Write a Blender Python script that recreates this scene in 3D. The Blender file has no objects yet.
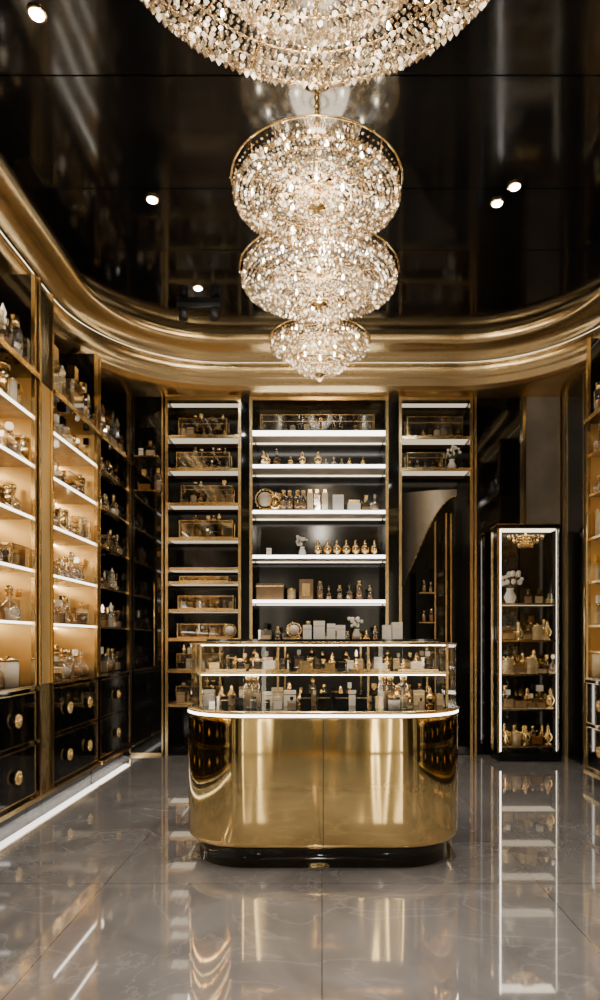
import bpy, math, random
from mathutils import Vector
random.seed(7)
R = random.random
def U(a,b): return a+(b-a)*R()

# ------------------------------------------------------------------ materials
M = {}
def newmat(name):
    m = bpy.data.materials.new(name); m.use_nodes = True
    nt = m.node_tree; nt.nodes.clear()
    out = nt.nodes.new('ShaderNodeOutputMaterial')
    M[name] = m
    return m, nt, out
def P(name, col, metal=0.0, rough=0.4, spec=0.5, coat=0.0, noise=0.0, nscale=8, stretch=(1,1,1), rvar=0.0, bump=0.0, bdist=0.02):
    m, nt, out = newmat(name)
    b = nt.nodes.new('ShaderNodeBsdfPrincipled')
    b.inputs['Base Color'].default_value = (*col,1)
    b.inputs['Metallic'].default_value = metal
    b.inputs['Roughness'].default_value = rough
    b.inputs['Specular IOR Level'].default_value = spec
    b.inputs['Coat Weight'].default_value = coat
    b.inputs['Coat Roughness'].default_value = 0.04
    nt.links.new(b.outputs[0], out.inputs[0])
    if noise or rvar or bump:
        tc = nt.nodes.new('ShaderNodeTexCoord'); mp = nt.nodes.new('ShaderNodeMapping')
        mp.inputs['Scale'].default_value = stretch
        n = nt.nodes.new('ShaderNodeTexNoise'); n.inputs['Scale'].default_value = nscale
        n.inputs['Detail'].default_value = 2 if bump else 4
        nt.links.new(tc.outputs['Object'], mp.inputs[0]); nt.links.new(mp.outputs[0], n.inputs['Vector'])
        if noise:
            cr = nt.nodes.new('ShaderNodeValToRGB')
            cr.color_ramp.elements[0].position=0.3; cr.color_ramp.elements[1].position=0.7
            cr.color_ramp.elements[0].color=(*[c*(1-noise) for c in col],1)
            cr.color_ramp.elements[1].color=(*[min(1,c*(1+noise)) for c in col],1)
            nt.links.new(n.outputs[0], cr.inputs[0]); nt.links.new(cr.outputs[0], b.inputs['Base Color'])
        if rvar:
            mr = nt.nodes.new('ShaderNodeMapRange')
            mr.inputs['To Min'].default_value=max(0.01,rough-rvar); mr.inputs['To Max'].default_value=rough+rvar
            nt.links.new(n.outputs[0], mr.inputs[0]); nt.links.new(mr.outputs[0], b.inputs['Roughness'])
        if bump:
            bp = nt.nodes.new('ShaderNodeBump'); bp.inputs['Strength'].default_value=bump; bp.inputs['Distance'].default_value=bdist
            nt.links.new(n.outputs[0], bp.inputs['Height']); nt.links.new(bp.outputs[0], b.inputs['Normal'])
    return m
def E(name, col, s):
    m, nt, out = newmat(name)
    e = nt.nodes.new('ShaderNodeEmission'); e.inputs[0].default_value=(*col,1); e.inputs[1].default_value=s
    nt.links.new(e.outputs[0], out.inputs[0])
def G(name, tint, base=0.06, gl=(1,1,1), rough=0.02, top=.7):
    m, nt, out = newmat(name)
    t = nt.nodes.new('ShaderNodeBsdfTransparent'); t.inputs[0].default_value=(*tint,1)
    g = nt.nodes.new('ShaderNodeBsdfGlossy'); g.inputs[0].default_value=(*gl,1); g.inputs['Roughness'].default_value=rough
    lw = nt.nodes.new('ShaderNodeLayerWeight'); lw.inputs[0].default_value=0.35
    mr = nt.nodes.new('ShaderNodeMapRange'); mr.inputs['To Min'].default_value=base; mr.inputs['To Max'].default_value=top
    mx = nt.nodes.new('ShaderNodeMixShader')
    nt.links.new(lw.outputs['Facing'], mr.inputs[0]); nt.links.new(mr.outputs[0], mx.inputs[0])
    nt.links.new(t.outputs[0], mx.inputs[1]); nt.links.new(g.outputs[0], mx.inputs[2]); nt.links.new(mx.outputs[0], out.inputs[0])
P('gold', (0.90,0.66,0.31), 1.0, 0.18, noise=0.06, nscale=3, rvar=0.05)
P('gold_polished', (0.90,0.67,0.29), 1.0, 0.07, noise=0.03, nscale=2.8, stretch=(1,1,0.10), rvar=0.03, bump=0.5, bdist=0.03)
P('gold_cove', (0.92,0.69,0.36), 1.0, 0.23, noise=0.04, nscale=1.2, rvar=0.03)
P('brass_trim', (0.70,0.51,0.25), 1.0, 0.22, noise=0.05)
P('champagne_panel', (0.86,0.61,0.26), 0.9, 0.32, noise=0.08, nscale=4)
P('black_lacquer', (0.005,0.0048,0.0047), 0.0, 0.05, spec=0.6, noise=0.2)
P('black_matte', (0.008,0.0075,0.0075), 0.0, 0.45, noise=0.2)
P('black_wall', (0.006,0.0057,0.0055), 0.0, 0.12, noise=0.3, nscale=2)
P('ceiling_black', (0.005,0.005,0.0055), 0.0, 0.09, spec=1.0, noise=0.3, nscale=1.2, rvar=0.05, bump=0.10, bdist=0.03)
P('grey_stone', (0.19,0.17,0.15), 0.0, 0.3, noise=0.25, nscale=3)
P('beige_stone', (0.52,0.48,0.41), 0.0, 0.4, noise=0.15, nscale=2)
P('screen_bronze', (0.22,0.19,0.15), 0.6, 0.35, noise=0.1)
P('cream', (0.76,0.67,0.54), 0.0, 0.35, noise=0.05)
P('white', (0.88,0.86,0.83), 0.0, 0.35, noise=0.03)
P('champagne', (0.62,0.47,0.28), 0.0, 0.12, noise=0.15, nscale=20)
P('amber', (0.46,0.25,0.08), 0.0, 0.10, noise=0.2, nscale=20)
P('rose', (0.50,0.36,0.27), 0.0, 0.12, noise=0.15, nscale=20)
P('kraft', (0.26,0.16,0.08), 0.0, 0.4, noise=0.15, nscale=10)
P('leaf', (0.10,0.12,0.05), 0.0, 0.5, noise=0.3)
P('flower', (0.85,0.80,0.74), 0.0, 0.5, noise=0.1)
E('led_white', (1.0,0.93,0.82), 7.5)
E('led_side', (1.0,0.91,0.76), 5.5)
E('led_counter', (1.0,0.92,0.77), 9.0)
E('led_warm', (1.0,0.82,0.54), 20.0)
E('led_case', (1.0,0.84,0.60), 4.0)
E('led_dim', (1.0,0.76,0.44), 1.6)
E('led_soft', (1.0,0.82,0.56), .9)
E('led_cove', (1.0,0.83,0.56), 3.0)
E('led_floor', (1.0,0.94,0.84), 5.0)
E('led_added_column', (1.0,0.88,0.66), 9.0)
E('bulb', (1.0,0.88,0.68), 60.0)
E('downlight_lens', (1.0,0.97,0.93), 200.0)
G('glass', (0.97,0.97,0.96), 0.03, top=.5)
G('hoop_glass', (0.80,0.77,0.72), 0.16, (1,.94,.86), .05)
G('bottle_glass', (0.88,0.84,0.77), 0.15)
# crystal; random glow per bead is painted in as bulb sparkle
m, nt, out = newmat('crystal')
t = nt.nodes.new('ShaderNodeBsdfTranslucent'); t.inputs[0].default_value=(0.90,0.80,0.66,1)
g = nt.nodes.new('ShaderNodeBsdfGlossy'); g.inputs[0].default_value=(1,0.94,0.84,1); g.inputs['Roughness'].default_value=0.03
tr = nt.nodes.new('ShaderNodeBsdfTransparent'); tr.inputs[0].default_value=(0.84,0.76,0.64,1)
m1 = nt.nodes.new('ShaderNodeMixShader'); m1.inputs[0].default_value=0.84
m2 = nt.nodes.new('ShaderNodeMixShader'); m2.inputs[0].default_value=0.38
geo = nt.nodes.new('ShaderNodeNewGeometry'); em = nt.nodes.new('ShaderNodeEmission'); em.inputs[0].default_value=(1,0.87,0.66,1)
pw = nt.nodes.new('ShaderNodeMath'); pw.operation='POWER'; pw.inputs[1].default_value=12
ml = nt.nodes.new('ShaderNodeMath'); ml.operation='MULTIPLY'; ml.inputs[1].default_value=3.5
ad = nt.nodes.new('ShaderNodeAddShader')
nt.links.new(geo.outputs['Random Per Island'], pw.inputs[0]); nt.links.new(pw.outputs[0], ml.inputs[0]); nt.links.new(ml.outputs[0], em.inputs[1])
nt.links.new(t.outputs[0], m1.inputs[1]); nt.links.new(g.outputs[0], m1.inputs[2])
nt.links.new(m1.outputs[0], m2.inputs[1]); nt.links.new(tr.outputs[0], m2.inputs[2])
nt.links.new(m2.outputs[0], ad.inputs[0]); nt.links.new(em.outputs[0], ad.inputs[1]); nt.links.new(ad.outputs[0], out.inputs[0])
# floor marble tiles
m, nt, out = newmat('floor_marble')
b = nt.nodes.new('ShaderNodeBsdfPrincipled'); nt.links.new(b.outputs[0], out.inputs[0])
tc = nt.nodes.new('ShaderNodeTexCoord')
br = nt.nodes.new('ShaderNodeTexBrick'); br.offset=0.0; br.squash=1.0
br.inputs['Scale'].default_value=1.0; br.inputs['Brick Width'].default_value=1.2; br.inputs['Row Height'].default_value=1.2
br.inputs['Mortar Size'].default_value=0.003; br.inputs['Mortar Smooth'].default_value=0.0
br.inputs['Color1'].default_value=(0.93,0.93,0.93,1); br.inputs['Color2'].default_value=(1.06,1.06,1.06,1); br.inputs['Mortar'].default_value=(0.5,0.48,0.46,1)
n1 = nt.nodes.new('ShaderNodeTexNoise'); n1.inputs['Scale'].default_value=1.6; n1.inputs['Detail'].default_value=9; n1.inputs['Distortion'].default_value=1.6
cr = nt.nodes.new('ShaderNodeValToRGB'); e = cr.color_ramp.elements
e[0].position=0.30; e[0].color=(0.25,0.238,0.238,1); e[1].position=0.75; e[1].color=(0.42,0.40,0.398,1)
v = nt.nodes.new('ShaderNodeTexNoise'); v.inputs['Scale'].default_value=0.9; v.inputs['Detail'].default_value=5; v.inputs['Distortion'].default_value=2.5
vr = nt.nodes.new('ShaderNodeValToRGB'); q=vr.color_ramp.elements
q[0].position=0.485; q[0].color=(0,0,0,1); q[1].position=0.515; q[1].color=(0,0,0,1); k=q.new(0.5); k.color=(0.35,0.35,0.35,1)
mx = nt.nodes.new('ShaderNodeMixRGB'); mx.inputs[2].default_value=(0.58,0.56,0.55,1)
mu = nt.nodes.new('ShaderNodeMixRGB'); mu.blend_type='MULTIPLY'; mu.inputs[0].default_value=1
for n_ in (br,n1,v): nt.links.new(tc.outputs['Object'], n_.inputs['Vector'])
nt.links.new(n1.outputs[0], cr.inputs[0]); nt.links.new(v.outputs[0], vr.inputs[0]); nt.links.new(vr.outputs[0], mx.inputs[0])
nt.links.new(cr.outputs[0], mx.inputs[1]); nt.links.new(mx.outputs[0], mu.inputs[1]); nt.links.new(br.outputs[0], mu.inputs[2])
nt.links.new(mu.outputs[0], b.inputs['Base Color'])
b.inputs['Roughness'].default_value=0.05; b.inputs['Specular IOR Level'].default_value=1.0; b.inputs['Coat Weight'].default_value=1.0; b.inputs['Coat Roughness'].default_value=0.025; b.inputs['Coat IOR'].default_value=2.3

# ------------------------------------------------------------------ builder
class B:
    def __init__(s): s.v=[]; s.f=[]; s.m=[]; s.mats=[]; s.sm=[]
    def mi(s,n):
        if n not in s.mats: s.mats.append(n)
        return s.mats.index(n)
    def face(s,idx,m,sm=False): s.f.append(idx); s.m.append(s.mi(m)); s.sm.append(sm)
    def box(s,x0,x1,y0,y1,z0,z1,m):
        if x0>x1:x0,x1=x1,x0
        if y0>y1:y0,y1=y1,y0
        o=len(s.v)
        s.v += [(x0,y0,z0),(x1,y0,z0),(x1,y1,z0),(x0,y1,z0),(x0,y0,z1),(x1,y0,z1),(x1,y1,z1),(x0,y1,z1)]
        for q in ((0,3,2,1),(4,5,6,7),(0,1,5,4),(1,2,6,5),(2,3,7,6),(3,0,4,7)): s.face([o+i for i in q],m)
    def lathe(s,cx,cy,cz,prof,n,m,sm=True,rot=0,sx=1,sy=1):
        o=len(s.v); L=len(prof)
        for r,z in prof:
            for i in range(n):
                a=2*math.pi*i/n+rot; s.v.append((cx+r*sx*math.cos(a),cy+r*sy*math.sin(a),cz+z))
        for j in range(L-1):
            for i in range(n):
                i2=(i+1)%n; s.face([o+j*n+i,o+j*n+i2,o+(j+1)*n+i2,o+(j+1)*n+i],m,sm)
        if prof[0][0]>1e-5: s.face([o+i for i in range(n)][::-1],m)
        if prof[-1][0]>1e-5: s.face([o+(L-1)*n+i for i in range(n)],m)
    def ball(s,cx,cy,cz,r,m,n=8,k=5):
        s.lathe(cx,cy,cz,[(r*math.sin(math.pi*j/k),-r*math.cos(math.pi*j/k)) for j in range(k+1)],n,m)
    def gem(s,cx,cy,cz,r,h,m,rot=0.0):
        o=len(s.v); s.v.append((cx,cy,cz-h))
        for i in range(5):
            a=rot+i*2*math.pi/5; s.v.append((cx+r*math.cos(a),cy+r*math.sin(a),cz+h*0.1))
        s.v.append((cx,cy,cz+h*0.9))
        for i in range(5):
            j=(i+1)%5; s.face([o,o+1+j,o+1+i],m); s.face([o+6,o+1+i,o+1+j],m)
    def tube(s,p,q,r,m,n=6):
        p=Vector(p);q=Vector(q);d=(q-p).normalized()
        u=d.orthogonal().normalized();w=d.cross(u);o=len(s.v)
        for c in (p,q):
            for i in range(n):
                a=2*math.pi*i/n; s.v.append(tuple(c+u*r*math.cos(a)+w*r*math.sin(a)))
        for i in range(n):
            j=(i+1)%n; s.face([o+i,o+j,o+n+j,o+n+i],m,True)
        s.face([o+i for i in range(n)][::-1],m); s.face([o+n+i for i in range(n)],m)
    def ring(s,cx,cy,cz,R_,r,m,n=48,k=6):
        o=len(s.v)
        for i in range(n):
            a=2*math.pi*i/n
            for j in range(k):
                b_=2*math.pi*j/k; rr=R_+r*math.cos(b_); s.v.append((cx+rr*math.cos(a),cy+rr*math.sin(a),cz+r*math.sin(b_)))
        for i in range(n):
            for j in range(k):
                i2=(i+1)%n;j2=(j+1)%k; s.face([o+i*k+j,o+i2*k+j,o+i2*k+j2,o+i*k+j2],m,True)
    def loops(s,loops,m,cap0=False,cap1=False,sm=False,closed=True):
        o=len(s.v); n=len(loops[0])
        for l in loops: s.v+=l
        for a in range(len(loops)-1):
            mm = m[a] if isinstance(m,list) else m
            for i in range(n if closed else n-1):
                j=(i+1)%n; s.face([o+a*n+i,o+a*n+j,o+(a+1)*n+j,o+(a+1)*n+i],mm,sm)
        if cap0: s.face([o+i for i in range(n)][::-1], m[0] if isinstance(m,list) else m)
        if cap1: s.face([o+(len(loops)-1)*n+i for i in range(n)], m[-1] if isinstance(m,list) else m)
    def obj(s,name,parent=None,bevel=0):
        me=bpy.data.meshes.new(name); me.from_pydata(s.v,[],s.f)
        for n in s.mats: me.materials.append(M[n])
        me.polygons.foreach_set('material_index',s.m); me.polygons.foreach_set('use_smooth',s.sm); me.update()
        ob=bpy.data.objects.new(name,me); bpy.context.scene.collection.objects.link(ob)
        if parent: ob.parent=parent
        if bevel:
            md=ob.modifiers.new('bev','BEVEL'); md.width=bevel; md.segments=2; md.limit_method='ANGLE'
        return ob
def empty(name):
    e=bpy.data.objects.new(name,None); bpy.context.scene.collection.objects.link(e); return e
def rrect(x0,x1,y0,y1,r,z,n=12):
    pts=[]
    for cx,cy,a0 in ((x1-r,y0+r,-90),(x1-r,y1-r,0),(x0+r,y1-r,90),(x0+r,y0+r,180)):
        for i in range(n+1):
            a=math.radians(a0+90*i/n); pts.append((cx+r*math.cos(a),cy+r*math.sin(a),z))
    return pts

# ------------------------------------------------------------------ products
def item(b,kind,x,y,z,h,ax='x',col=None):
    def bx(w,d,z0,z1,m):
        if ax=='x': b.box(x-w/2,x+w/2,y-d/2,y+d/2,z+z0,z+z1,m)
        else: b.box(x-d/2,x+d/2,y-w/2,y+w/2,z+z0,z+z1,m)
    liq = col or random.choice(['champagne','champagne','amber','amber','rose','cream'])
    if kind=='flacon':
        w=h*U(.5,.75); bx(w,w*.5,0,h*.66,'bottle_glass'); bx(w*.8,w*.34,h*.05,h*U(.3,.5),liq)
        b.lathe(x,y,z,[(h*.07,h*.66),(h*.07,h*.74)],8,'gold'); bx(w*.36,w*.3,h*.74,h,random.choice(['gold','gold','black_lacquer','white']))
    elif kind=='round':
        r=h*.3; pr=[(r*.4,0),(r*.9,r*.25),(r,r*.9),(r*.8,r*1.5),(r*.25,r*1.9),(r*.22,h*.72)]
        b.lathe(x,y,z,pr,10,'bottle_glass'); b.lathe(x,y,z+h*.02,[(a*.78,c*.75) for a,c in pr[:4]],10,liq)
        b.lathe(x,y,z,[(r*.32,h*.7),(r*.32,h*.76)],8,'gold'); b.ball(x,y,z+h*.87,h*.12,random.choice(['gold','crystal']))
    elif kind=='tall':
        r=h*.17; b.lathe(x,y,z,[(r,0),(r,h*.72),(r*.6,h*.78)],10,'bottle_glass'); b.lathe(x,y,z,[(r*.8,.004),(r*.8,h*U(.3,.6))],10,liq)
        b.lathe(x,y,z,[(r*.62,h*.78),(r*.62,h)],10,'gold')
    elif kind=='box':
        w=h*U(.5,.8); c=col or random.choice(['cream','white','white','kraft','black_lacquer','black_lacquer','gold','champagne'])
        bx(w,w*.6,0,h,c); bx(w*1.01,w*.61,h*.7,h*.76,'gold')
    elif kind=='urn':
        r=h*.26; b.lathe(x,y,z,[(r*.7,0),(r*.75,h*.05),(r*.25,h*.12),(r*.9,h*.25),(r*1.05,h*.42),(r*.8,h*.6),(r*.35,h*.68),(r*.5,h*.74),(r*.3,h*.8),(r*.4,h*.88),(.001,h)],12,'gold')
    elif kind=='decanter':
        r=h*.22; b.lathe(x,y,z,[(r*.9,0),(r,h*.06),(r*.85,h*.42),(r*.3,h*.55),(r*.28,h*.66)],8,'bottle_glass',sm=False)
        b.lathe(x,y,z,[(r*.7,.005),(r*.7,h*.3)],8,liq,sm=False)
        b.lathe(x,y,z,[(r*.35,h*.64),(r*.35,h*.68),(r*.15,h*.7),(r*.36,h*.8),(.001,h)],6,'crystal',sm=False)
    elif kind=='candle':
        r=h*.32; b.lathe(x,y,z,[(r,0),(r,h*.85)],12,random.choice(['cream','champagne','gold'])); b.lathe(x,y,z,[(r*1.05,h*.8),(r*1.05,h*.9),(r*.2,h*.92),(r*.15,h)],12,'gold')
    elif kind=='jar':
        r=h*.42; b.lathe(x,y,z,[(r,0),(r,h*.7)],14,col or 'black_lacquer'); b.lathe(x,y,z,[(r*1.03,h*.7),(r*1.03,h)],14,'gold' if R()<.3 else (col or 'black_lacquer'))
    elif kind=='frame':
        r=h*.42
        for i in range(16):
            a=2*math.pi*i/16;a2=2*math.pi*(i+1)/16
            b.tube((x+r*math.cos(a),y,z+h*.55+r*math.sin(a)),(x+r*math.cos(a2),y,z+h*.55+r*math.sin(a2)),h*.05,'gold')
        b.lathe(x,y,z,[(h*.25,0),(h*.22,h*.05),(h*.05,h*.1),(h*.05,h*.14)],10,'gold')
        b.ball(x,y,z+h*.55,r*.75,'cream',12,6)
    elif kind=='flowers':
        b.lathe(x,y,z,[(h*.12,0),(h*.2,h*.2),(h*.1,h*.42),(h*.14,h*.48)],10,'white')
        for i in range(14):
            a=U(0,6.28);rr=U(.05,.38)*h;zz=z+h*U(.6,1.0)
            b.tube((x,y,z+h*.45),(x+rr*math.cos(a),y+rr*.6*math.sin(a),zz),h*.012,'leaf',4)
            b.ball(x+rr*math.cos(a),y+rr*.6*math.sin(a),zz,h*U(.06,.1),'flower',6,4)
def case(b,xc,yc,z,w,d,h,ax='x',content=True):
    "glass display box with brass edges and things inside"
    if ax=='x': x0,x1,y0,y1=xc-w/2,xc+w/2,yc-d/2,yc+d/2
    else: x0,x1,y0,y1=xc-d/2,xc+d/2,yc-w/2,yc+w/2
    t=.007
    b.box(x0,x1,y0,y1,z,z+.015,'gold')
    b.box(x0+.003,x1-.003,y0+.003,y1-.003,z+.016,z+h-.002,'bottle_glass')
    for xx in (x0,x1-t):
        for yy in (y0,y1-t): b.box(xx,xx+t,yy,yy+t,z+.015,z+h,'gold')
    for yy in (y0,y1-t): b.box(x0+t,x1-t,yy,yy+t,z+h-t,z+h,'gold')
    for xx in (x0,x1-t): b.box(xx,xx+t,y0+t,y1-t,z+h-t,z+h,'gold')
    if content:
        n=max(2,int(w/.08))
        for i in range(n):
            u=-w/2+w*(i+.5)/n
            px,py=(xc+u,yc) if ax=='x' else (xc,yc+u)
            item(b,random.choice(['box','flacon','round','candle','urn','jar']),px,py,z+.016,min(.11,h*U(.45,.7)),ax)
def row(b,ax,fixed,a0,a1,z,hmin,hmax,kinds,gap=.02,depth=.0,fill=1.0,cs=.0):
    u=a0+.03
    while u<a1-.05:
        if cs and R()<cs and a1-u>.3:
            w=min(U(.25,.4),a1-u-.02); h=U(.14,.2)
            if ax=='x': case(b,u+w/2,fixed,z,w,.18,h,'x')
            else: case(b,fixed,u+w/2,z,w,.18,h,'y')
            u+=w+gap; continue
        h=U(hmin,hmax); w=h*.62
        k=random.choice(kinds)
        if k=='box': h*=.7; w=h*.75
        if k=='jar': h*=.6; w=h*.9
        if k in('tall','decanter','urn'): w=h*.45
        if R()<fill:
            d=U(-depth,depth)
            if ax=='x': item(b,k,u+w/2,fixed+d,z,h,'x')
            else: item(b,k,fixed+d,u+w/2,z,h,'y')
        u+=w+gap

# ------------------------------------------------------------------ dimensions
XL,XR=-2.75,2.95; YF,YB=-2.6,8.1; ZC=4.65; ZS=4.2
b=B(); b.box(XL-.1,XR+.1,YF-.1,YB+.1,-.1,0,'floor_marble'); b.obj('floor')
b=B(); b.box(XL-.1,XL,YF,YB,0,4.9,'black_wall'); b.obj('wall_left')
b=B(); b.box(XR,XR+.1,YF,YB,0,4.9,'black_wall'); b.obj('wall_right')
b=B(); b.box(XL,XR,YB,YB+.1,0,4.9,'black_wall'); b.obj('wall_back')
b=B(); b.box(XL,-1.0,YF-.1,YF,0,4.9,'beige_stone'); b.box(1.0,XR,YF-.1,YF,0,4.9,'beige_stone'); b.box(-1.0,1.0,YF-.1,YF,2.6,4.9,'beige_stone'); b.obj('wall_front')
b=B()
for s in (-1,1):
    x0,x1=sorted((0.01*s,0.99*s))
    b.box(x0,x1,YF-.07,YF-.05,0.01,2.59,'glass')
    for xx in (x0,x1-.05): b.box(xx,xx+.05,YF-.08,YF-.03,0.01,2.59,'brass_trim')
    for zz in (0.01,2.5): b.box(x0+.05,x1-.05,YF-.08,YF-.03,zz,zz+.09,'brass_trim')
    b.tube((.12*s,YF-.0,.8),(.12*s,YF-.0,1.6),.015,'gold')
b.obj('door_1')
for x in (-1.75,-1.18,1.18,1.75):
    s_=empty('added_light_column')  # unseen light column, added to put streaks on the gold counter front
    b=B(); b.box(x-.06,x+.06,YF,YF+.03,.05,3.2,'brass_trim'); b.obj('backplate',s_)
    b=B(); b.box(x-.04,x+.04,YF+.03,YF+.08,.08,3.17,'led_added_column'); b.obj('light_tube',s_)
# ceiling with panel joints
b=B()
ys=[-1.4,.4,1.6,2.7,3.8,4.75,5.5,6.6,7.2]
for i in range(len(ys)-1):
    b.box(-2.4,2.8,ys[i]+.006,ys[i+1]-.006,ZC,ZC+.03,'ceiling_black')
b.box(XL,XR,YF,YB,ZC+.05,ZC+.1,'black_matte')
b.obj('ceiling')
# cove sweep
OX0,OX1,OY0,OY1,OR=-2.2,2.62,-1.2,7.02,1.15
prof=[(0,4.66,'gold_cove'),(0,4.60,'gold_cove'),(.015,4.585,'gold_cove'),(.05,4.565,'gold_cove'),(.10,4.55,'gold_cove'),(.16,4.525,'gold_cove'),(.20,4.49,'gold_cove'),(.215,4.45,'black_matte'),(.235,4.45,'led_cove'),(.245,4.45,'gold_cove'),(.235,4.42,'gold_cove'),(.235,4.38,'gold_cove'),(.26,4.335,'gold_cove'),(.30,4.30,'gold_cove'),(.335,4.285,'gold_cove'),(.345,4.26,'gold_cove'),(.38,4.235,'gold_cove'),(.43,4.215,'gold_cove'),(.45,4.20,'gold_cove')]
NA=24
lp=[rrect(OX0-o,OX1+o,OY0-o,OY1+o,OR+o,z,NA) for o,z,_ in prof]
last=[]
n=NA+1
cs=[(OX1-OR,OY0+OR),(OX1-OR,OY1-OR),(OX0+OR,OY1-OR),(OX0+OR,OY0+OR)]
for q in range(4):
    for i in range(n):
        x,y,z=lp[-1][q*n+i]; cx,cy=cs[q]; dx,dy=x-cx,y-cy
        ts=[]
        if dx>1e-6: ts.append((XR-cx)/dx)
        if dx<-1e-6: ts.append((XL-cx)/dx)
        if dy>1e-6: ts.append((YB-cy)/dy)
        if dy<-1e-6: ts.append((YF-cy)/dy)
        t_=min(ts); last.append((cx+dx*t_,cy+dy*t_,4.20))
lp.append(last)
b=B(); b.loops(lp,[p[2] for p in prof],sm=True); b.obj('trim_1')

# ------------------------------------------------------------------ camera
cam=bpy.data.cameras.new('camera'); co=bpy.data.objects.new('camera',cam); bpy.context.scene.collection.objects.link(co)
co.location=(0,0,1.35); co.rotation_euler=(math.radians(90),0,0)
cam.sensor_fit='HORIZONTAL'; cam.sensor_width=36; cam.lens=39; cam.shift_x=-22/600; cam.shift_y=140/600
bpy.context.scene.camera=co

# ------------------------------------------------------------------ display counter
ct=empty('display_counter')
cx0,cx1,cy0,cy1=-.85,.865,3.78,4.95
def cl(ins,z,r=.40): return rrect(cx0+ins,cx1-ins,cy0+ins,cy1-ins,r-ins,z,14)
b=B(); b.loops([cl(.07,0),cl(.07,.13)],'black_lacquer',sm=True,cap0=True)
b.obj('plinth',ct)
b=B(); b.loops([cl(.08,.12),cl(.03,.125),cl(.008,.145),cl(0,.17),cl(0,.87),cl(.004,.89)],'gold_polished',sm=True)
b.loops([cl(.012,.888),cl(.012,.9)],'brass_trim',sm=True)
b.box(.005,.009,cy0-.0015,cy0+.002,.15,.885,'black_matte')
b.obj('gold_body',ct)
b=B(); b.loops([cl(.004,.898),cl(-.003,.900),cl(-.003,.912),cl(.004,.914)],'led_counter',sm=True); b.obj('light_strip',ct)
b=B(); b.loops([cl(.004,.914),cl(-.006,.918),cl(-.006,.930),cl(.012,.934)],'gold',sm=True)
b.loops([cl(.012,.934),cl(.3,.9345)],'black_lacquer',sm=False,cap1=True); b.obj('deck',ct)
b=B(); b.loops([cl(.012,.936),cl(.012,1.322)],'glass',sm=True); b.obj('glass_wall',ct)
b=B(); b.loops([cl(.004,1.322),cl(.004,1.332),cl(.016,1.332),cl(.016,1.322),cl(.004,1.322)],'brass_trim',sm=False)
b.obj('glass_top_rim',ct)
b=B(); b.loops([cl(.016,1.328),cl(.0165,1.329)],'glass',cap1=True); b.obj('glass_top',ct)
b=B(); b.box(cx0+.06,cx1-.06,4.45,4.90,1.333,1.356,'black_lacquer'); b.box(cx0+.06,cx1-.06,4.446,4.45,1.335,1.339,'brass_trim'); b.obj('service_top',ct)
b=B(); b.box(cx0+.08,cx1-.08,4.02,4.85,1.140,1.152,'glass'); b.box(cx0+.08,cx1-.08,4.012,4.02,1.137,1.155,'gold')
for xx in (-.76,-.28,.28,.77):
    b.box(xx,xx+.014,4.03,4.044,.935,1.32,'brass_trim'); b.box(xx,xx+.014,4.80,4.814,.935,1.32,'brass_trim')
b.obj('inner_shelf',ct)
b=B(); b.box(cx0+.12,cx1-.12,4.815,4.83,.935,1.325,'black_matte'); b.obj('back_panel',ct)
b=B()
b.box(cx0+.10,cx1-.10,4.03,4.042,1.131,1.136,'led_warm'); b.box(cx0+.10,cx1-.10,4.03,4.042,1.315,1.32,'led_warm')
b.obj('case_lights',ct)
b=B(); random.seed(11)
x=-.66
while x<.66:
    h=U(.055,.085); k=random.choice(['jar','box','box','flacon'])
    c=random.choice(['black_lacquer','white','gold','black_lacquer'])
    if -.10<x<.25: k='box'; c='black_lacquer'; h=.095
    if k=='flacon': c=None
    item(b,k,x,3.90+U(-.02,.02),.936,h,'x',c); x+=h*1.15
row(b,'x',4.12,-.78,.78,.936,.09,.14,['box','flacon','jar','box','urn'],gap=.01,fill=.95)
row(b,'x',4.30,-.78,.78,.936,.10,.16,['tall','flacon','urn','box'],gap=.012,fill=.85)
for xx in (-.45,-.41,.37,.42,.50): item(b,'tall',xx,4.0,.936,.19)
for xc in (-.60,-.33,-.03,.30,.60):
    b.box(xc-.125,xc+.125,4.05,4.25,1.153,1.168,'gold')
    for px in (-.08,0,.08):
        k=random.choice(['urn','gold','gold','white','jar'])
        if k in('gold','white'): b.box(xc+px-.032,xc+px+.032,4.10,4.18,1.169,1.169+U(.03,.05),k)
        else: item(b,k,xc+px,4.15,1.168,.065)
row(b,'x',4.40,-.76,.78,1.153,.08,.12,['box','jar','flacon','urn','box'],gap=.012,fill=.85)
row(b,'x',4.62,-.76,.78,1.153,.10,.155,['urn','flacon','decanter','box'],gap=.015,fill=.85)
b.obj('counter_perfumes',ct)
b=B()
for x,w,h in ((-.105,.06,.10),(-.02,.08,.13),(.065,.06,.11),(.135,.06,.10),(.46,.06,.10),(.535,.07,.12)):
    b.box(x-w/2,x+w/2,4.6,4.6+w,1.356,1.356+h,'white'); b.box(x-w/2-.001,x+w/2+.001,4.599,4.601+w,1.356+h*.7,1.356+h*.73,'gold')
item(b,'frame',-.20,4.65,1.356,.12); item(b,'flowers',.25,4.66,1.356,.15)
item(b,'frame',-.66,4.65,1.356,.11)
b.obj('gift_boxes',ct)

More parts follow.
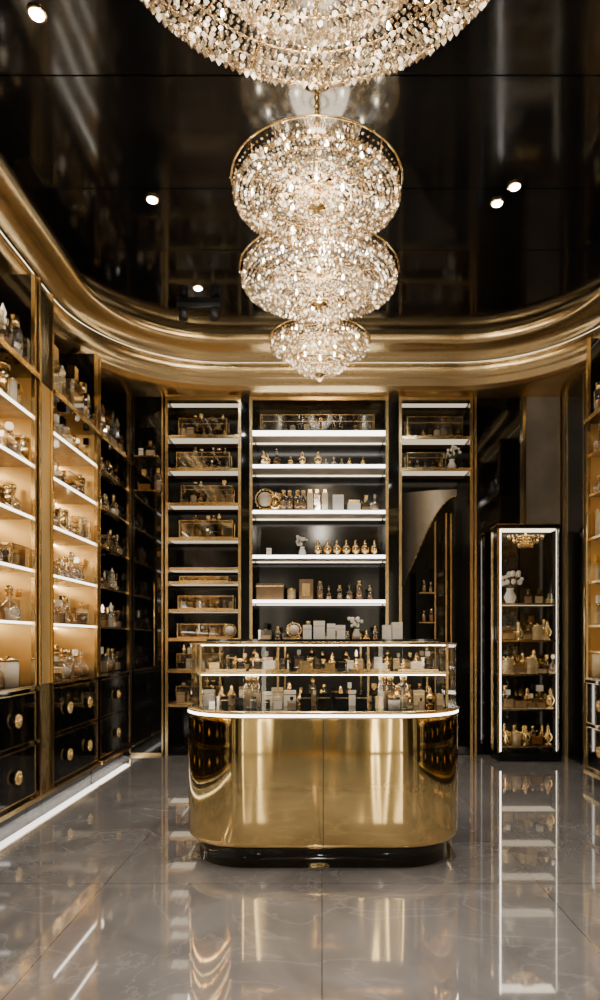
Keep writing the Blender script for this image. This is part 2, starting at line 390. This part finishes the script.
# ------------------------------------------------------------------ side cabinets
def knob(b,x,y,z,s):
    b.tube((x,y,z),(x+s*.03,y,z),.012,'gold',8)
    b.ball(x+s*.035,y,z,.022,'gold',8,5)
    for i in range(8):
        a=i*math.pi/4; b.ball(x+s*.026,y+.036*math.cos(a),z+.036*math.sin(a),.018,'gold',6,4)
def side_cabinet(s,xf,xb,y0,y1,lit=2,seed=0,panel='champagne_panel'):
    random.seed(seed)
    root=empty('perfume_display_cabinet')
    f=xf; zt=3.42
    b=B()
    b.box(xb,f-s*.08,y0,y1,0.0,.10,'black_matte')
    b.box(xb,f-s*.02,y0,y1,.12,.98,'black_lacquer')
    b.box(xb,f+s*.03,y0,y1,.10,.135,'brass_trim')
    b.box(xb,f+s*.01,y0,y1,.98,1.0,'black_lacquer'); b.box(f+s*.01,f+s*.014,y0,y1,.98,1.0,'brass_trim')
    for z0,z1 in ((.16,.54),(.57,.95)):
        b.box(f-s*.02,f,y0+.02,y1-.02,z0,z1,'black_lacquer')
        for zz in (z0,z1-.008): b.box(f,f+s*.004,y0+.02,y1-.02,zz,zz+.008,'brass_trim')
        for yy in (y0+.02,y1-.028): b.box(f,f+s*.004,yy,yy+.008,z0,z1,'brass_trim')
        for q in ((.5,) if y1-y0<1.1 else (.28,.72)): knob(b,f,y0+(y1-y0)*q,(z0+z1)/2,s)
    b.obj('drawer_base',root)
    if s>0:
        b=B(); b.box(f-s*.06,f-s*.0,y0,y1,.09,.099,'led_floor'); b.obj('toe_kick_light',root)
    b=B()
    b.box(xb,xb+s*.02,y0,y1,1.0,zt,panel if lit else 'black_wall')
    b.box(xb,xb+s*.02,y0,y1,zt,ZS-.002,'black_wall')
    for yy in (y0,y1-.02):
        b.box(xb+s*.02,f-s*.03,yy,yy+.02,1.0,zt,panel if lit else 'black_lacquer')
        b.box(xb+s*.02,f-s*.03,yy,yy+.02,zt,ZS-.002,'black_lacquer')
    for yy in (y0,y1-.03): b.box(f-s*.03,f,yy,yy+.03,1.0,ZS-.002,'brass_trim')
    b.obj('carcass',root)
    zs=[1.49,1.90,2.31,2.72,3.10]
    b=B(); l=B()
    lm='led_warm' if lit==2 else 'led_dim'
    for z in zs:
        b.box(xb+s*.02,f-s*.03,y0+.02,y1-.02,z-.022,z,'glass' if not lit else 'champagne')
        if lit==2: l.box(f-s*.03,f-s*.02,y0+.031,y1-.031,z-.018,z,'led_side')
        else: b.box(f-s*.03,f-s*.02,y0+.031,y1-.031,z-.02,z,'gold' if lit else 'brass_trim')
        if lit: l.box(xb+s*.03,xb+s*.045,y0+.03,y1-.03,z-.03,z-.023,lm)
    b.box(xb+s*.02,f+s*.02,y0,y1,zt-.03,zt,'black_lacquer'); b.box(f+s*.02,f+s*.03,y0,y1,zt-.035,zt+.005,'gold')
    if lit: l.box(xb+s*.03,xb+s*.045,y0+.03,y1-.03,zt-.037,zt-.031,lm)
    if lit==2: l.box(xb+s*.03,xb+s*.04,y0+.03,y1-.03,zt+.001,zt+.008,'led_case')
    b.obj('shelves',root)
    if lit: l.obj('shelf_lights',root)
    b=B(); mid=(xf+xb)/2
    kk=['flacon','round','tall','decanter','flacon','round','candle']
    if not lit: kk=['flacon','round','tall','decanter','tall']
    for z in [1.0]+zs:
        row(b,'y',mid+s*.10,y0+.03,y1-.03,z+.001,.18,.28,kk,gap=.010,depth=.02,cs=.14)
        row(b,'y',mid-s*.06,y0+.05,y1-.05,z+.001,.18,.31,['flacon','tall','tall','round','decanter'],gap=.03,fill=.8 if lit else .4)
    row(b,'y',mid+s*.14,y0+.03,y1-.03,zt+.001,.28,.46,['decanter','tall','decanter','tall','flacon'],gap=.01)
    row(b,'y',mid,y0+.05,y1-.05,zt+.001,.3,.5,['decanter','tall','flacon'],gap=.05,fill=.8)
    b.obj('perfume_bottles',root)
    return root
LF,LB=-2.23,-2.68
for i,(a,c) in enumerate(((1.3,2.5),(2.5,3.78),(3.78,5.08))): side_cabinet(1,LF,LB,a,c,seed=20+i)
b=B(); b.box(LB,LF-.08,5.09,5.36,0,.12,'black_matte'); b.box(LB,LF-.04,5.09,5.36,.12,ZS-.002,'black_lacquer'); b.box(LF-.04,LF-.0,5.13,5.33,1.0,3.40,'champagne_panel'); b.box(LF-.04,LF+.02,5.10,5.125,.12,ZS-.004,'brass_trim'); b.box(LF-.04,LF+.02,5.335,5.355,.12,ZS-.004,'brass_trim')
b.box(LF-.04,LF+.03,5.09,5.36,.10,.135,'brass_trim'); b.box(LF-.06,LF,5.08,5.37,.09,.099,'led_floor')
b.obj('trim_2')
side_cabinet(1,LF,LB,5.37,6.48,seed=31)
side_cabinet(1,LF,LB,6.52,7.55,lit=0,seed=33)
for i,(a,c) in enumerate(((1.3,2.5),(2.5,3.7),(3.7,4.9),(4.9,6.15))): side_cabinet(-1,2.5,2.9,a,c,seed=50+i,lit=1)
b=B()
b.box(2.82,2.94,6.2,7.55,0.0,ZS-.002,'black_lacquer')
for yy in (6.2,6.5,6.95,7.5): b.box(2.80,2.82,yy,yy+.03,0.0,ZS-.002,'brass_trim')
b.tube((2.77,6.85,.9),(2.77,6.85,1.9),.012,'gold'); b.tube((2.77,6.85,1.0),(2.82,6.85,1.0),.008,'gold'); b.tube((2.77,6.85,1.8),(2.82,6.85,1.8),.008,'gold')
b.obj('door_2')

# ------------------------------------------------------------------ back wall cabinetry
YFb=7.6; K=YFb/650
def X(px,D=YFb): return (px-322)*D/650
def Z(py,D=YFb): return 1.35+(640-py)*D/650
YW=YB-.03
d=empty('cabinet_door')
b=B(); b.box(X(129),X(163),YFb+.02,YFb+.06,0.0,ZS-.002,'black_lacquer')
for px in (129,161.5): b.box(X(px),X(px)+.02,YFb,YFb+.02,0,ZS-.002,'brass_trim')
b.box(X(129),X(163),YFb,YFb+.02,.0,.03,'brass_trim')
b.tube((X(155),YFb-.04,1.05),(X(155),YFb-.04,2.0),.01,'gold')
for zz in (1.1,1.95): b.tube((X(155),YFb-.04,zz),(X(155),YFb+.02,zz),.007,'gold')
b.obj('door_panel',d)
b=B()
for py in (458,492): b.box(X(137),X(160),YFb-.12,YFb+.02,Z(py)-.015,Z(py),'gold')
row(b,'x',YFb-.06,X(137),X(160),Z(458),.12,.18,['flacon','box']); row(b,'x',YFb-.06,X(137),X(160),Z(492),.16,.26,['flacon','tall'])
b.obj('door_shelves',d)

def bay(name,x0,x1,shelves,led,back='black_wall',fn=None,seed=0,bottom=.1):
    random.seed(seed); root=empty(name)
    b=B(); b.box(x0,x1,YW-.02,YW,0,ZS-.002,back)
    for xx in (x0,x1-.02): b.box(xx,xx+.02,YFb+.03,YW-.02,0,ZS-.002,'black_lacquer')
    for xx in (x0-.012,x1-.022): b.box(xx,xx+.034,YFb,YFb+.03,0,ZS-.002,'brass_trim')
    b.box(x0+.022,x1-.022,YFb,YFb+.03,ZS-.045,ZS-.005,'brass_trim')
    b.box(x0+.022,x1-.022,YFb+.02,YW-.02,0,bottom,'black_lacquer')
    b.obj('carcass',root)
    b=B(); l=B()
    for i,z in enumerate(shelves):
        b.box(x0+.022,x1-.022,YFb+.045,YW-.021,z-.03,z,'glass' if led==0 else ('cream' if led==2 else 'kraft'))
        if led==2:
            t=.055 if i==0 else .034
            l.box(x0+.024,x1-.024,YFb+.03,YFb+.045,z-t,z+.003,'led_white')
            l.box(x0+.03,x1-.03,YW-.06,YW-.045,z-.04,z-.031,'led_case')
        else:
            b.box(x0+.024,x1-.024,YFb+.035,YFb+.045,z-.036,z,'gold')
            l.box(x0+.03,x1-.03,YFb+.06,YFb+.26,z-.035,z-.031,'led_soft')
    if led!=2: l.box(x0+.03,x1-.03,YFb+.1,YFb+.2,ZS-.06,ZS-.05,'led_soft')
    b.obj('shelves',root); l.obj('shelf_lights',root)
    b=B(); fn(b); b.obj('perfume_display',root)
    return root
cx0b,cx1b=X(250.5),X(387.5)
zc=[Z(y) for y in (430,464,510,555,600)]+[1.3,.75]
def fc(b):
    xm=(cx0b+cx1b)/2; yy=YFb+.14
    case(b,xm-.02,YFb+.2,zc[0],1.35,.24,.21)
    for px in (262,266,302,318,350,364): item(b,'urn',X(px),yy,zc[1],U(.1,.2))
    item(b,'decanter',X(276),yy,zc[1],.22); item(b,'urn',X(290),yy,zc[1],.13)
    for px in (326,334,342): item(b,random.choice(['round','box','candle']),X(px),yy,zc[1],U(.1,.17))
    item(b,'frame',X(264),yy,zc[2],.28); item(b,'candle',X(274.5),yy,zc[2],.24)
    for px in (283,289,297,303): item(b,'tall',X(px),yy,zc[2],.26)
    for px,c in ((310,'champagne'),(317,'bottle_glass'),(325,'champagne')): b.box(X(px)-.035,X(px)+.035,yy-.03,yy+.03,zc[2],zc[2]+.23,c); b.box(X(px)-.02,X(px)+.02,yy-.02,yy+.02,zc[2]+.232,zc[2]+.27,'gold')
    b.box(X(333),X(344),yy-.05,yy+.05,zc[2],zc[2]+.20,'white'); b.box(X(348),X(361),yy-.05,yy+.05,zc[2],zc[2]+.10,'white'); b.box(X(349),X(360),yy-.04,yy+.04,zc[2]+.10,zc[2]+.14,'gold')
    item(b,'flacon',X(367),yy,zc[2],.2); item(b,'round',X(376),yy,zc[2],.22)
    item(b,'flowers',X(302),yy,zc[3],.24); item(b,'box',X(268),yy,zc[3],.1)
    for i in range(7): item(b,'urn',X(318+i*9.6),yy,zc[3],.20)
    b.box(X(256),X(283),yy-.08,yy+.1,zc[4],zc[4]+.20,'kraft'); b.box(X(256)-.004,X(283)+.004,yy-.085,yy+.105,zc[4]+.16,zc[4]+.175,'gold')
    item(b,'candle',X(291),yy,zc[4],.16); b.box(X(299),X(313),yy-.08,yy+.08,zc[4],zc[4]+.25,'kraft'); b.box(X(302),X(310),yy-.083,yy-.08,zc[4]+.05,zc[4]+.2,'gold')
    for px in (320,329,340,350,360,371): item(b,random.choice(['decanter','urn','tall']),X(px),yy,zc[4],U(.17,.24))
    for z in zc[5:]: row(b,'x',yy,cx0b+.05,cx1b-.05,z,.15,.28,['flacon','urn','tall'])
bay('perfume_display_shelving',cx0b,cx1b,zc,2,fn=fc,seed=3)
lx0,lx1=X(166),X(240)
zl=[Z(y) for y in (434,467,502,537,567,581,609,638)]+[1.0,.6]
def fl(b):
    for i,z in enumerate(zl):
        if i==4: continue
        gap=(zl[i-1]-z-.06) if i else .35
        h=min(.22,gap*.6)
        case(b,(lx0+lx1)/2+U(-.03,.03),YFb+.17,z+.001,U(.56,.68),.20,h)
        if gap>.3: row(b,'x',YFb+.17,lx0+.12,lx1-.14,z+h+.001,.07,.11,['candle','flacon','urn','jar'],fill=.6)
bay('glass_box_shelving',lx0,lx1,zl,1,fn=fl,seed=4)
rx0,rx1=X(400),X(472)
zr=[Z(435),Z(467)]
def fr(b):
    xm=(rx0+rx1)/2
    case(b,xm,YFb+.18,zr[0]+.001,.66,.22,.24)
    case(b,xm-.1,YFb+.18,zr[1]+.001,.46,.22,.19); item(b,'flowers',xm+.22,YFb+.18,zr[1]+.001,.28)
rb=bay('glass_box_shelving',rx0,rx1,zr,1,fn=fr,seed=5)
b=B(); L0=[];L1=[]
for i in range(21):
    t=i/20; x=rx0+.04+t*.66
    y=YW-.08-.22*math.sin(t*math.pi/2)
    L0.append((x,y,1.95+1.12*math.sin(t*math.pi/2)**1.2)); L1.append((x,y,3.15))
b.loops([L0,L1],'screen_bronze',closed=False,sm=True)
for i in range(20): b.tube(L0[i],L0[i+1],.010,'brass_trim')
b.obj('curved_screen',rb)
b=B()
for px,top in ((436,2.75),(447,2.85),(452,2.85)): b.box(X(px),X(px)+.018,YFb+.1,YFb+.12,.1,top,'brass_trim')
b.box(X(418),X(455),YFb+.16,YFb+.18,.1,2.2,'black_lacquer')
for z_ in (1.9,1.55,1.2): b.box(X(420),X(436),YFb+.06,YFb+.16,z_,z_+.012,'gold')
row(b,'x',YFb+.1,X(420),X(438),1.913,.1,.2,['tall','flacon']); row(b,'x',YFb+.1,X(420),X(438),1.563,.1,.2,['tall','flacon'])
b.obj('dressing_panel',rb)
b=B()
b.box(X(474),X(525),YFb+.06,YFb+.1,0,ZS-.002,'black_lacquer'); b.box(X(523),X(526),YFb,YFb+.06,0,ZS-.002,'gold'); b.box(X(475),X(477),YFb+.02,YFb+.06,0,ZS-.002,'brass_trim')
b.obj('glass_pane')
b=B(); b.box(X(526.5),XR-.01,YFb+.02,YFb+.2,0,ZS-.002,'grey_stone'); b.box(X(560),X(562),YFb,YFb+.02,0,ZS-.002,'brass_trim'); b.obj('stone_column')
b=B(); b.box(X(241.5),X(249),YFb+.03,YFb+.1,0,ZS-.002,'black_lacquer'); b.obj('trim_3')
b=B(); b.box(X(389),X(398.5),YFb+.03,YFb+.1,0,ZS-.002,'black_lacquer'); b.obj('trim_4')
b=B(); b.box(LF-.45,X(128.5),YFb-.02,YFb+.1,0,ZS-.002,'black_lacquer'); b.obj('trim_5')

# ------------------------------------------------------------------ free standing showcase
sc=empty('glass_showcase'); sx0,sx1,sy0,sy1=1.95,2.66,7.22,7.52; st=2.63
b=B()
b.box(sx0,sx1,sy0,sy1,0,.10,'black_lacquer'); b.box(sx0,sx1,sy0,sy1,st-.04,st,'black_lacquer'); b.box(sx0-.005,sx1+.005,sy0-.005,sy1+.005,st,st+.012,'brass_trim')
for xx in (sx0,sx1-.025):
    for yy in (sy0,sy1-.025): b.box(xx,xx+.025,yy,yy+.025,.1,st-.04,'brass_trim' if xx==sx0 else 'black_lacquer')
b.box(sx0+.02,sx1-.02,sy1-.012,sy1-.006,.1,st-.04,'black_wall')
b.obj('frame',sc)
b=B(); b.box(sx0+.027,sx0+.040,sy0+.002,sy0+.012,.11,st-.05,'led_white'); b.box(sx0+.05,sx1-.05,sy0+.04,sy0+.20,st-.05,st-.042,'led_case')
zz=[1.76,1.35,.97,.58,.17]
for z in zz[:-1]: b.box(sx0+.06,sx1-.04,sy0+.04,sy0+.26,z-.017,z-.013,'led_soft')
b.box(sx1-.045,sx1-.04,sy0+.03,sy0+.04,.11,st-.05,'led_case')
b.obj('case_lights',sc)
b=B()
for z in zz: b.box(sx0+.045,sx1-.05,sy0+.03,sy1-.02,z-.012,z,'glass'); b.box(sx0+.045,sx1-.05,sy0+.02,sy0+.03,z-.020,z+.002,'gold')
b.obj('shelves',sc)
b=B(); b.box(sx0+.045,sx1-.03,sy0+.006,sy0+.010,.11,st-.05,'glass'); b.obj('glass_door',sc)
b=B(); random.seed(9)
item(b,'flowers',sx0+.18,sy0+.14,zz[0]+.001,.36); row(b,'x',sy0+.14,sx0+.3,sx1-.06,zz[0]+.001,.16,.24,['flacon','candle','flacon'])
for z in zz[1:]: row(b,'x',sy0+.10,sx0+.05,sx1-.05,z+.001,.16,.23,['flacon','round','candle','urn','flacon'],gap=.006); row(b,'x',sy0+.21,sx0+.05,sx1-.06,z+.001,.19,.28,['flacon','tall','urn'],gap=.015)
b.obj('perfume_bottles',sc)
b=B()
for i in range(60):
    a=i*2*math.pi/20; r=(.20,.14,.08)[i//20]; b.gem((sx0+sx1)/2+r*1.0*math.cos(a),sy0+.14+r*.4*math.sin(a),st-.12-.045*(i//20),.014,.03,'gold')
b.tube(((sx0+sx1)/2,sy0+.14,st-.04),((sx0+sx1)/2,sy0+.14,st-.2),.012,'gold'); b.ring((sx0+sx1)/2,sy0+.14,st-.12,.10,.010,'gold',24,5); b.ring((sx0+sx1)/2,sy0+.14,st-.18,.06,.010,'gold',24,5)
b.obj('gold_ornament',sc)

# ------------------------------------------------------------------ chandeliers
def chandelier(D,r,zr,depth,bowl=.45,bs=.016,watts=40,seed=1,band=.10,x=0,fin=.04,curtain=True,down=True):
    random.seed(seed); root=empty('crystal_chandelier')
    g=B(); 
    g.tube((x,D,zr+.02),(x,D,ZC),.010,'gold',8)
    g.lathe(x,D,ZC-.05,[(.02,0),(.09,.02),(.10,.05)],20,'gold')
    for i in range(int((ZC-zr)/.05)): g.ball(x,D,zr+.04+i*.05,.018,'gold',8,4)
    g.ring(x,D,zr+band,r*1.03,.006,'gold',64); g.ring(x,D,zr,r*.985,.008,'gold',64)
    for t in (.8,.6,.42,.25): g.ring(x,D,zr+.01,r*t,.006,'gold',48,5)
    zb=zr-depth
    g.lathe(x,D,zb-.01,[(.001,-.03),(.02,-.02),(.018,0),(r*.10,.010),(r*.12,.02),(.03,.03)],20,'gold')
    for i in range(16):
        a=i*math.pi/8; g.tube((x,D,zr+.05),(x+r*math.cos(a),D+r*math.sin(a),zr+.0),.006,'gold',5)
        g.tube((x+r*math.cos(a),D+r*math.sin(a),zr),(x+r*1.03*math.cos(a),D+r*1.03*math.sin(a),zr+band),.004,'gold',5)
    g.obj('gold_frame',root)
    gb=B(); gb.lathe(x,D,0,[(r*1.03,zr+band),(r*1.0,zr+.005)],64,'hoop_glass')
    gb.f=gb.f[:-2]; gb.m=gb.m[:-2]; gb.sm=gb.sm[:-2]
    gb.obj('glass_band',root)
    c=B()
    def beadring(rr,z,s,drop=1.1,sp=2.15):
        n=max(6,int(2*math.pi*rr/(s*sp)))
        o=R()*6
        for i in range(n):
            a=o+2*math.pi*i/n
            k=U(.8,1.05)
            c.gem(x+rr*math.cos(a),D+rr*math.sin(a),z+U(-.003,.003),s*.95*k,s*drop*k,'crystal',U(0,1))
    def zprof(t):
        if t>bowl: return zr-depth*.25*(1-((t-bowl)/(1-bowl))**2)
        return zr-depth*.25-depth*.75*math.sqrt(max(0,1-(t/bowl)**2))
    q=r
    while q>r*.12:
        beadring(q,zprof(q/r),bs*(1.2 if abs(q/r-bowl)<.05 or abs(q/r-.78)<.03 else 1))
        q-=bs*2.05
    if depth>.12:
        for t_ in (.97,.9,.75,.55,.35):
            beadring(r*bowl*math.sqrt(1-(1-t_)**2), zr-depth*.25-depth*.75*(1-t_), bs)
        for t_ in (.9,.7,.5): beadring(r*bowl*1.02, zr-depth*.25+ (t_-.9)*.08, bs)
    if curtain:
        z=zr+band-.02
        while z>zr-.01:
            beadring(r*.975,z,bs,sp=2.6); z-=bs*2.4
    else:
        beadring(r*.97,zr+.03,bs,sp=2.6); beadring(r*.99,zr+.06,bs*.8,sp=4)
    beadring(r*.99,zr-.01,bs*1.1,1.4)
    ns=int(26*r/.5)
    for i in range(ns):
        a=2*math.pi*i/ns
        for j in range(8):
            t=j/8; rr=r*(.12+.86*t); zz_=zr+band*.9+.06*(1-t)**2-.05*math.sin(t*math.pi)
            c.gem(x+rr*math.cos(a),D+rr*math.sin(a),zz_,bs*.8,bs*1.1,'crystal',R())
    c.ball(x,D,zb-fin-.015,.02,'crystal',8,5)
    c.obj('crystal_strands',root)
    l=B()
    nb=int(12*r/.5)
    for i in range(nb):
        a=2*math.pi*(i+.5)/nb
        l.lathe(x+r*.78*math.cos(a),D+r*.78*math.sin(a),zr+.02,[(.004,0),(.011,.012),(.009,.026),(.001,.042)],8,'bulb')
    for i in range(6):
        a=2*math.pi*(i+.5)/6
        l.lathe(x+r*.35*math.cos(a),D+r*.35*math.sin(a),zr-depth*.2,[(.004,0),(.011,.012),(.009,.026),(.001,.042)],8,'bulb')
    l.obj('candle_bulbs',root)
    li=bpy.data.lights.new('chandelier_glow','POINT'); li.energy=watts; li.color=(1,.86,.66); li.shadow_soft_size=.22
    lo=bpy.data.objects.new('chandelier_glow',li); lo.location=(x,D,zr+.05); bpy.context.scene.collection.objects.link(lo); lo.parent=root
    if down:
        li=bpy.data.lights.new('chandelier_downglow','POINT'); li.energy=watts*1.2; li.color=(1,.88,.70); li.shadow_soft_size=.10
        lo=bpy.data.objects.new('chandelier_downglow',li); lo.location=(x,D,zb-.3); bpy.context.scene.collection.objects.link(lo); lo.parent=root
chandelier(2.46,.88,4.20,.34,.55,.0155,36,1,band=.12,x=-.03)
chandelier(3.80,.482,3.93,.06,.42,.0110,17,2,band=.085,x=-.03,fin=.03,curtain=False)
chandelier(4.70,.555,3.93,.16,.60,.0120,17,3,band=.08,x=-.02,fin=.03)
chandelier(5.70,.43,3.92,.25,.62,.0120,14,4,band=.05,x=-.02,fin=.02,down=False)

# ------------------------------------------------------------------ downlights
def downlight(x,y,w=60,ang=75):
    root=empty('recessed_downlight')
    b=B(); b.lathe(x,y,ZC,[(.05,-.002),(.05,-.012),(.036,-.012),(.034,-.002)],20,'brass_trim'); b.obj('bezel',root)
    b=B(); b.lathe(x,y,ZC-.016,[(.034,0),(.001,-.008)],16,'downlight_lens'); b.obj('lens',root)
    li=bpy.data.lights.new('spot','SPOT'); li.energy=w; li.color=(1,.95,.88); li.spot_size=math.radians(ang); li.spot_blend=.6; li.shadow_soft_size=.03
    lo=bpy.data.objects.new('spot',li); lo.location=(x,y,ZC-.04); bpy.context.scene.collection.objects.link(lo); lo.parent=root
for x,y in ((-1.5,3.42),(-1.27,4.86),(-1.16,6.08),(1.32,4.9),(1.40,4.72),(1.5,3.0),(-1.4,1.6),(1.4,1.4),(-1.2,-.2),(1.2,-.2),(0,.6)): downlight(x,y,95 if y<3.2 else 70)  # front ones out of view are added to light counter and front wall
b=B(); b.box(-1.42,-1.0,6.35,6.39,ZC-.05,ZC-.001,'black_matte'); b.lathe(-1.05,6.37,ZC-.16,[(.045,0),(.045,.11)],12,'black_matte'); b.lathe(-1.36,6.37,ZC-.16,[(.045,0),(.045,.11)],12,'black_matte'); b.obj('track_light')
w=bpy.data.worlds.new('world'); bpy.context.scene.world=w; w.use_nodes=True
w.node_tree.nodes['Background'].inputs[0].default_value=(1,.92,.82,1); w.node_tree.nodes['Background'].inputs[1].default_value=.12
